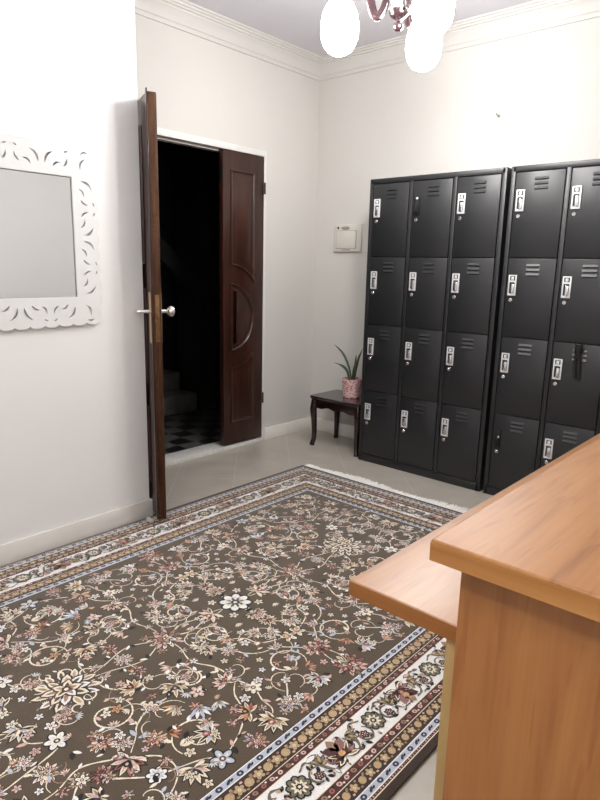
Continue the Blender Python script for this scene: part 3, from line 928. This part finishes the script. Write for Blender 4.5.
def make_cabinet(x0, label, black, sid):
    t = thing('locker_cabinet', label, 'locker', (x0, -.41, 0), 0, 'locker cabinets along the back wall')
    b = MB(); D = .40; Wd = .902; ht = 1.85
    b.box((0, .012, 0), (Wd, D, ht - .001), bev=.003)
    # face frame
    b.box((0, 0, .0), (COLS[0] - HOLE, .014, ht), bev=.003)
    b.box((COLS[2] + DW + HOLE, 0, .0), (Wd, .014, ht), bev=.003)
    for i in (0, 1):
        b.box((COLS[i] + DW + HOLE, 0, .03), (COLS[i + 1] - HOLE, .014, ht - .02), bev=.002)
    b.box((.01, 0, ROWS[0][1] + HOLE), (Wd - .01, .014, ht), bev=.003)
    b.box((.01, 0, 0), (Wd - .01, .014, ROWS[3][0] - HOLE), bev=.003)
    b.build('carcass', M['locker'], t)
    i_ = MB(); i_.box((.02, .0105, .03), (Wd - .02, .0118, ht - .02)); i_.build('door_recess', M['locker_gap'], t)
    for r, (z0, z1) in enumerate(ROWS):
        for c, cx in enumerate(COLS):
            key = ('door', r)
            if key not in protoH:
                protoH[key] = door_mb(z1 - z0).build('door', M['locker'], t)
                d = protoH[key]
            else:
                d = protoH[key].copy(); COL.objects.link(d); d.parent = t
            d.location = (cx, -.0015, z1)
            k = black.get((r, c), 'chrome')
            for nm, fn, mats in (('handle_' + k, lambda: handle_mb(k), [M['chrome_dull'], M['blackp'], M['chrome']]),
                                 ('lock', lock_mb, [M['chrome'], M['blackp']]), ('vent', vent_mb, [M['locker'], M['locker_gap']])):
                if nm not in protoH:
                    q = fn().build(nm.split('_')[0], mats, d, sharp=30); protoH[nm] = q
                else:
                    q = protoH[nm].copy(); COL.objects.link(q); q.parent = d
                if k != 'chrome' and nm.startswith('handle'):
                    q['label'] = 'black handle with a silver dot'
            
    return t
make_cabinet(.791, 'black twelve-door steel locker cabinet between the side table and another locker cabinet', {(0, 1): 'black'}, 0)
make_cabinet(1.7157, 'black steel locker cabinet partly hidden behind the wooden desk, black strap on one door', {(3, 0): 'black2'}, 1)

# strap hanging from a louvre of the right-hand cabinet
sp = MB()
Xs = 2.172
sp.tube(spline([(Xs, -.4275, .940), (Xs - .001, -.428, .925), (Xs - .004, -.427, .895), (Xs - .004, -.426, .868)], 6), [.016, .019, .020, .019, .018, .0175, .018, .0185, .019, .0185, .018, .017, .016, .015, .0145, .014, .013, .012, .011], 12, flat=(.45, 1))
sp.tube(spline([(Xs - .012, -.424, .885), (Xs - .013, -.424, .82), (Xs - .006, -.424, .757)], 5), [.0075] * 10 + [.004], 8, flat=(.5, 1))
sp.tube(spline([(Xs + .006, -.424, .885), (Xs + .008, -.424, .82), (Xs + .014, -.424, .748)], 5), [.0085] * 10 + [.004], 8, flat=(.5, 1))
tag(sp.build('strap', M['blackp'], None, origin=(Xs, -.418, .85)), 'black strap hanging over the louvres of a locker door above the desk', 'strap')

# ------------------------------------------------------------------ wall bits
wb = thing('wall_panel', 'square ivory plastic control box on the cream wall beside the lockers', 'control panel', (.326, 0, 1.515))
MB().box((-.122, -.022, -.098), (.122, -.0005, .098), bev=.006).build('housing', M['ivory'], wb)
MB().box((-.104, -.0225, -.076), (.084, -.0215, .056)).build('cover_groove', M['greyp'], wb)
MB().box((-.100, -.027, -.072), (.080, -.0215, .052), bev=.003).build('cover', M['ivory'], wb)
q = MB(); q.lathe([(0, 0), (.04, 0), (.038, .003), (.02, .005), (0, .0055)], 20, Matrix.Translation((-.02, -.022, .073)) @ Matrix.Rotation(PI / 2, 4, 'X') @ Matrix.Scale(.3, 4, (0, 1, 0)))
q.build('badge', M['greyp'], wb)
q = MB(); q.lathe([(0, 0), (.009, 0), (.007, .004), (0, .0045)], 12, Matrix.Translation((-.088, -.022, .074)) @ Matrix.Rotation(PI / 2, 4, 'X'))
q.build('knob', M['blackp'], wb)
MB().box((-.045, -.0285, -.086), (.03, -.021, -.080), bev=.001).build('slot', M['greyp'], wb)

nl = MB(); nl.tube([(0, 0, 0), (0, -.03, .002), (0, -.036, .012)], .004, 8)
nl.lathe([(0, 0), (.010, 0), (.008, .004), (0, .005)], 12, Matrix.Rotation(PI / 2, 4, 'X'))
o = nl.build('wall_hook', M['greyp']); o.location = (1.424, -.0005, 2.215)
tag(o, 'tiny grey hook high on the wall above the lockers', 'hook')

# ------------------------------------------------------------------ mirror with fretwork frame
XG = XM
def to_mesh_from_curve(name, splines, depth, bevel, mat, parent, loc, rot):
    keep = splines[:2]
    for pts in splines[2:]:
        lim = .003
        ok = all((p[0] - q[0]) ** 2 + (p[1] - q[1]) ** 2 > lim ** 2 for o_ in keep[2:] for p in pts for q in o_)
        ok = ok and all(abs(p[0]) > GW / 2 + .012 or abs(p[1]) > GH / 2 + .012 for p in pts) and all(abs(p[0]) < OW - .008 and abs(p[1]) < OH - .008 for p in pts)
        if ok: keep.append(pts)
    splines = keep
    cu = bpy.data.curves.new(name, 'CURVE'); cu.dimensions = '2D'; cu.fill_mode = 'BOTH'
    cu.extrude = depth; cu.bevel_depth = bevel; cu.bevel_resolution = 1
    for pts in splines:
        s = cu.splines.new('POLY'); s.points.add(len(pts) - 1); s.use_cyclic_u = True
        for p_, q in zip(s.points, pts):
            p_.co = (q[0], q[1], 0, 1)
    tmp = bpy.data.objects.new(name + '_tmp', cu); COL.objects.link(tmp)
    dg = bpy.context.evaluated_depsgraph_get()
    me = bpy.data.meshes.new_from_object(tmp.evaluated_get(dg))
    bpy.data.objects.remove(tmp); bpy.data.curves.remove(cu)
    me.name = name
    me.materials.clear(); me.materials.append(mat)
    me.polygons.foreach_set('use_smooth', [True] * len(me.polygons)); me.set_sharp_from_angle(angle=R(40))
    o = bpy.data.objects.new(name, me); COL.objects.link(o)
    o.parent = parent; o.location = loc; o.rotation_euler = rot
    return o
GW, GH = .76, .50                      # glass size
BW = .125                              # frame width
my1 = -2.366
mc = (XM, my1 - GW / 2, 1.147 + GH / 2)
mir = thing('wall_mirror', 'rectangular mirror in a white carved fretwork frame on the white wall', 'mirror', mc, R(90))
# local x runs along +Y (towards the door), local z up; local -y points into the room
OW, OH = GW / 2 + BW - .015, GH / 2 + BW - .001
def wavy():
    out = []
    def edge(a, b, nrm, nlobe):
        for k in range(nlobe * 10):
            t = k / (nlobe * 10)
            ph = (t * nlobe) % 1.0
            amp = .011 * math.sin(PI * ph) ** .7 - .004 + .008 * math.sin(PI * t) 
            out.append((a[0] + (b[0] - a[0]) * t + nrm[0] * amp, a[1] + (b[1] - a[1]) * t + nrm[1] * amp))
    i = .008
    edge((-OW + i, -OH + i), (OW - i, -OH + i), (0, -1), 15)
    edge((OW - i, -OH + i), (OW - i, OH - i), (1, 0), 11)
    edge((OW - i, OH - i), (-OW + i, OH - i), (0, 1), 15)
    edge((-OW + i, OH - i), (-OW + i, -OH + i), (-1, 0), 11)
    return out
def comma(cx, cz, L, w, rot, bend):
    """curved leaf-shaped hole"""
    n = 9; left = []; right = []
    for k in range(n + 1):
        t = k / n
        a = bend * (t - .5)
        x = (t - .5) * L; z = bend * L * .35 * (1 - (2 * t - 1) ** 2) - bend * L * .17
        ww = w * (math.sin(PI * min(1, t * .92 + .04)) ** .8) * (1.25 - .7 * t)
        left.append((x, z + ww / 2)); right.append((x, z - ww / 2))
    pts = left + right[::-1]
    ca, sa = math.cos(rot), math.sin(rot)
    return [(cx + x * ca - z * sa, cz + x * sa + z * ca) for x, z in pts]
holes = [[(-GW / 2 - .002, -GH / 2 - .002), (GW / 2 + .002, -GH / 2 - .002), (GW / 2 + .002, GH / 2 + .002), (-GW / 2 - .002, GH / 2 + .002)][::-1]]
def motif(cx, cz, rot, mirror):
    S = [(-.034, .004, .066, .014, 52, .55), (.006, .022, .050, .013, -38, -.6), (.000, -.022, .046, .012, 28, .6), (.040, -.012, .044, .012, 62, -.5), (.044, .030, .022, .009, 20, .3), (-.022, -.036, .022, .009, -20, .3)]
    ca, sa = math.cos(rot), math.sin(rot)
    for x, z, L, w, a, bnd in S:
        s = -1 if mirror else 1
        x *= s
        aa = R(a) if not mirror else PI - R(a)
        holes.append(comma(cx + x * ca - z * sa, cz + x * sa + z * ca, L, w, aa + rot, bnd * s))
mid_ = BW * .53
nb = 6
for k in range(nb):
    x = -GW / 2 + GW * (k + .5) / nb
    motif(x, GH / 2 + mid_, 0, k % 2 == 0); motif(x, -GH / 2 - mid_, PI, k % 2 == 0)
for k in range(4):
    z = -GH / 2 + GH * (k + .5) / 4
    motif(GW / 2 + mid_, z, -PI / 2, k % 2 == 0); motif(-GW / 2 - mid_, z, PI / 2, k % 2 == 0)
for sx in (1, -1):
    for sz in (1, -1):
        cx, cz = sx * (GW / 2 + mid_), sz * (GH / 2 + mid_)
        holes.append(comma(cx - sx * .014, cz - sz * .008, .060, .013, R(60) if sx * sz > 0 else R(120), .7 * sz))
        holes.append(comma(cx + sx * .022, cz + sz * .012, .042, .011, R(-30) if sx * sz > 0 else R(210), .8 * sx))
        holes.append(comma(cx - sx * .004, cz + sz * .034, .040, .011, R(10), .7 * sz))
        holes.append(comma(cx + sx * .030, cz - sz * .028, .034, .010, R(80), .7))
to_mesh_from_curve('frame', [wavy()] + holes, .005, .0015, M['mirror_white'], mir, (0, -.0135, 0), (R(90), 0, 0))
MB().box((-GW / 2 + .001, -.012, -GH / 2 + .001), (GW / 2 - .001, -.005, GH / 2 - .001)).build('glass', M['mirror'], mir)
lip = MB()
for a, b in (((-GW / 2, -.015, GH / 2 - .003), (GW / 2, -.006, GH / 2 + .001)), ((-GW / 2, -.015, -GH / 2 - .001), (GW / 2, -.006, -GH / 2 + .001)),
             ((GW / 2 - .003, -.015, -GH / 2), (GW / 2 + .001, -.006, GH / 2)), ((-GW / 2 - .001, -.015, -GH / 2), (-GW / 2 + .003, -.006, GH / 2))):
    lip.box(a, b)
lip.build('glass_rim', M['greyp'], mir)
MB().box((-GW / 2 - .012, -.008, -GH / 2 - .012), (GW / 2 + .012, -.0005, GH / 2 + .012)).build('backing', M['mirror_white'], mir)

# ------------------------------------------------------------------ side table and plant
TX0, TX1, TY0, TY1, TZ = .312, .770, -.395, -.060, .380
tb = thing('side_table', 'small dark mahogany side table with curved legs beside the lockers', 'table', ((TX0 + TX1) / 2, (TY0 + TY1) / 2, 0))
ox, oy = (TX0 + TX1) / 2, (TY0 + TY1) / 2
hx, hy = (TX1 - TX0) / 2, (TY1 - TY0) / 2
t = MB()
pr = [(-.012, TZ - .026), (-.004, TZ - .024), (-.002, TZ - .014), (0, TZ - .010), (0, TZ - .004), (-.004, TZ)]
vs = []; fs = []
def rr(e, z):
    out = []
    for sx, sy, a0 in ((1, 1, 0), (-1, 1, 90), (-1, -1, 180), (1, -1, 270)):
        for k in range(5):
            a = R(a0 + 22.5 * k)
            out.append((sx * (hx + e - .02) + .02 * math.cos(a), sy * (hy + e - .02) + .02 * math.sin(a), z))
    return out
for e, z in pr: vs += rr(e, z)
n = 20
for i in range(len(pr) - 1):
    for k in range(n): fs.append((i * n + k, i * n + (k + 1) % n, (i + 1) * n + (k + 1) % n, (i + 1) * n + k))
fs.append(tuple(range(n))[::-1]); fs.append(tuple((len(pr) - 1) * n + k for k in range(n)))
t.add(vs, fs); t.build('tabletop', M['mahogany_x'], tb)
def apron(L, M_, name):
    m_ = MB()
    top = TZ - .026; pts = [(-L / 2, top), (L / 2, top)]
    for k in range(25):
        u = 1 - 2 * k / 24
        pts.append((u * L / 2, top - .058 - .006 * math.cos(u * PI * 3) - .010 * abs(u) ** 3))
    m_.prism(pts, -.008, .008, M_)
    m_.build(name, M['mahogany_x'], tb)
ai = .032
apron(2 * hx - .06, Matrix.Translation((0, -hy + ai, 0)), 'apron'); apron(2 * hx - .06, Matrix.Translation((0, hy - ai, 0)), 'apron')
apron(2 * hy - .06, Matrix.Translation((-hx + ai, 0, 0)) @ Matrix.Rotation(PI / 2, 4, 'Z'), 'apron'); apron(2 * hy - .06, Matrix.Translation((hx - ai, 0, 0)) @ Matrix.Rotation(PI / 2, 4, 'Z'), 'apron')
for sx in (-1, 1):
    for sy in (-1, 1):
        cx, cy = sx * (hx - ai), sy * (hy - ai)
        pts = spline([(cx, cy, TZ - .027), (cx + sx * .003, cy + sy * .003, .32), (cx + sx * .006, cy + sy * .006, .27), (cx + sx * .002, cy + sy * .002, .20), (cx - sx * .001, cy - sy * .001, .12), (cx, cy, .055), (cx + sx * .005, cy + sy * .005, .028), (cx + sx * .008, cy + sy * .008, .012), (cx + sx * .010, cy + sy * .010, .001)], 4)
        rs = []
        key = [(.0, .022), (.12, .026), (.25, .027), (.36, .023), (.5, .020), (.70, .0175), (.82, .018), (.92, .021), (1, .017)]
        for i in range(len(pts)):
            u = i / (len(pts) - 1)
            for (u0, r0), (u1, r1) in zip(key, key[1:]):
                if u0 <= u <= u1 + 1e-9:
                    rs.append(r0 + (r1 - r0) * (u - u0) / (u1 - u0)); break
        MB().tube(pts, rs, 12).build('leg', M['mahogany_z'], tb)

PXY = (.566, -.215)
pl = thing('potted_plant', 'snake plant in a pink patterned pot on the side table', 'plant', (PXY[0], PXY[1], TZ))
p_ = MB(); p_.lathe([(0, .0005), (.056, .0005), (.060, .005), (.066, .06), (.072, .125), (.074, .134), (.073, .138), (.069, .138), (.067, .132), (.064, .115), (.0, .112)], 32, cap=False)
p_.build('pot', M['pot'], pl)
s_ = MB(); s_.lathe([(0, .113), (.064, .114), (.066, .118), (.04, .123), (0, .125)], 20, cap=False); s_.build('soil', M['soil'], pl)
def blade(pts, w, twist=0):
    P3 = spline(pts, 6); n = len(P3); vs = []; fs = []
    for i, p in enumerate(P3):
        t = i / (n - 1)
        k = w * (.55 + .9 * t) if t < .5 else w * 1.0 * max(.04, (1 - ((t - .5) / .5) ** 2.2))
        tg = (P3[min(i + 1, n - 1)] - P3[max(i - 1, 0)]).normalized()
        view = Vector((math.cos(twist), math.sin(twist), 0))
        s = view - tg * view.dot(tg); s.normalize()
        nn = tg.cross(s)
        vs += [p - s * k, p - nn * k * .22 - nn * .002, p + s * k, p - nn * k * .22 + nn * .002]
    for i in range(n - 1):
        for a in range(4):
            b = (a + 1) % 4
            fs.append((4 * i + a, 4 * i + b, 4 * i + 4 + b, 4 * i + 4 + a))
    fs.append((0, 1, 2, 3)); fs.append(tuple(4 * (n - 1) + a for a in (3, 2, 1, 0)))
    return MB().add(vs, fs)
blades = [([(-.008, .004, .115), (-.030, .0, .21), (-.085, -.005, .31), (-.170, -.01, .372)], .009, .3),
          ([(-.015, -.008, .115), (-.040, -.012, .19), (-.090, -.016, .225), (-.155, -.02, .236)], .012, .8),
          ([(.006, .012, .115), (.010, .012, .19), (.020, .008, .27), (.026, .004, .315)], .008, .1),
          ([(.022, -.004, .115), (.034, -.004, .20), (.055, -.006, .29), (.088, -.008, .365)], .012, -.2),
          ([(.012, -.018, .115), (.022, -.020, .17), (.034, -.024, .22), (.042, -.028, .255)], .009, .4)]
for pts, w_, tw in blades:
    blade(pts, w_, tw).build('leaf', M['leafg'], pl)

# ------------------------------------------------------------------ reception desk
dk = thing('reception_desk', 'two-level alder wood reception desk standing in front on the right', 'desk', (2.90, -3.0, 0))
DO = (2.90, -3.0, 0)
def dpart(mb, name, mat):
    mb.v = [(p[0] - DO[0], p[1] - DO[1], p[2] - DO[2]) for p in mb.v]
    return mb.build(name, mat, dk)
DFAR = -1.22
dpart(MB().box((2.8768, -3.165, .9625), (3.36, DFAR, .990), bev=.0035, seg=3), 'top', [M['desk_y']])
dpart(MB().box((2.8778, -3.1655, .964), (3.359, -3.164, .9865)), 'top_edge_band', M['desk_x'])
dpart(MB().box((2.903, -3.132, .0), (3.34, -3.110, .9625), bev=.001), 'end_panel', M['desk_z'])
dpart(MB().box((2.906, DFAR + .03, .0), (3.34, DFAR + .052, .9625), bev=.001), 'end_panel', M['desk_z'])
dpart(MB().box((2.906, -3.110, .0), (2.926, DFAR + .03, .9625), bev=.001), 'front_panel', M['desk_z'])
dpart(MB().box((2.603, -2.945, .7205), (2.906, DFAR - .02, .750), bev=.003, seg=3), 'ledge', [M['desk_shelf']])
dpart(MB().box((2.604, -2.9458, .7215), (2.905, -2.9445, .7485)), 'ledge_edge_band', M['desk_edge_dark'])
dpart(MB().box((2.794, -2.935, 0), (2.812, DFAR - .05, .7205), bev=.001), 'apron_board', M['beige_board'])

# ------------------------------------------------------------------ chandelier
def make_chandelier(cx, cy, zf, label, glow):
    """zf = height of the finial's lowest point"""
    c = thing('chandelier', label, 'chandelier', (cx, cy, zf), 0, 'globe chandeliers')
    top = H - zf
    b = MB()
    b.lathe([(0, -.006), (.013, -.003), (.021, .006), (.022, .014), (.020, .022), (.012, .031), (.007, .034), (.007, .040)], 20, mi=0)
    b.build('finial', M['redwood'], c)
    b = MB(); b.lathe([(.006, .038), (.018, .040), (.034, .050), (.042, .062), (.044, .072)], 24); b.build('hub_bowl', M['redwood'], c)
    b = MB(); b.lathe([(.044, .072), (.047, .074), (.047, .080), (.041, .082), (.041, .100), (.047, .102), (.047, .108), (.02, .112)], 24); b.build('hub_ring', M['chrome'], c)
    b = MB(); b.lathe([(.02, .112), (.036, .125), (.040, .15), (.024, .185), (.014, .20), (.014, .26), (.026, .28), (.026, .30), (.012, .32), (.009, .34), (.009, top - .04)], 20); b.build('stem', M['redwood'], c)
    b = MB(); b.lathe([(.009, top - .05), (.03, top - .045), (.055, top - .02), (.06, top - .002), (.06, top - .0005)], 28); b.build('ceiling_rose', M['chrome'], c)
    for k in range(3):
        a = R(-143 + 119 * k)
        ca, sa = math.cos(a), math.sin(a)
        f_ = lambda r, z: (r * ca, r * sa, z)
        ar = MB()
        pts = spline([f_(.030, .165), f_(.050, .13), f_(.068, .075), f_(.090, .052), f_(.112, .075), f_(.135, .17), f_(.175, .235), f_(.225, .235), f_(.25, .205)], 5)
        ar.tube(pts, [.011 + .004 * math.sin(PI * i / (len(pts) - 1)) for i in range(len(pts))], 10, flat=(.75, 1.25))
        arm = ar.build('arm', M['redwood'], c)
        for s in (-1, 1):
            tr = MB(); off = s * .0105
            tr.tube([(p.x - sa * off * .0, p.y, p.z + s * .0165) for p in pts], .0035, 8)
            tr.build('arm_trim', M['chrome'], arm)
        sh = MB(); Mt = Matrix.Translation((.25 * ca, .25 * sa, 0))
        sh.lathe([(.010, .215), (.022, .205), (.034, .185), (.036, .140), (.040, .132), (.040, .122), (.030, .118)], 20, Mt)
        sh.build('lamp_holder', M['chrome'], c)
        g = MB()
        prof = [(.030, .125), (.040, .118), (.058, .098), (.073, .068), (.081, .032), (.082, .0), (.079, -.030), (.069, -.060), (.051, -.083), (.028, -.096), (.010, -.100), (0.0005, -.1005)]
        g.lathe(prof, 28, Mt, cap=False)
        g.build('globe', M[glow], c)
    return c
make_chandelier(1.557, -1.324, 2.30, 'three-arm chandelier with glowing white globes hanging from the ceiling', 'globe')
c2 = make_chandelier(2.55, -4.15, 2.28, 'second glowing globe chandelier hanging behind the camera', 'globe_dim')

# ------------------------------------------------------------------ world, camera, view
w = bpy.data.worlds.new('world'); scene.world = w; w.use_nodes = True
w.node_tree.nodes['Background'].inputs['Color'].default_value = (.02, .02, .022, 1)
w.node_tree.nodes['Background'].inputs['Strength'].default_value = .2

cam = bpy.data.cameras.new('camera'); co = bpy.data.objects.new('camera', cam); COL.objects.link(co)
cam.sensor_fit = 'HORIZONTAL'; cam.sensor_width = 36; cam.lens = 617.133 * 36 / 600
cam.clip_start = .01
yaw, pit, rol = .7229, -.2115, .0232
fw = Vector((-math.sin(yaw) * math.cos(pit), math.cos(yaw) * math.cos(pit), math.sin(pit)))
r_ = Vector((math.cos(yaw), math.sin(yaw), 0)); u_ = r_.cross(fw)
r2 = r_ * math.cos(rol) + u_ * math.sin(rol); u2 = -r_ * math.sin(rol) + u_ * math.cos(rol)
mt = Matrix((r2, u2, -fw)).transposed().to_4x4(); mt.translation = (3.2031, -3.7693, 1.2953)
co.matrix_world = mt
scene.camera = co
vs_ = scene.view_settings
vs_.view_transform = 'Standard'; vs_.look = 'None'; vs_.gamma = 1; vs_.use_curve_mapping = False
vs_.exposure = 0.14
scene.cycles.max_bounces = 8; scene.cycles.diffuse_bounces = 5
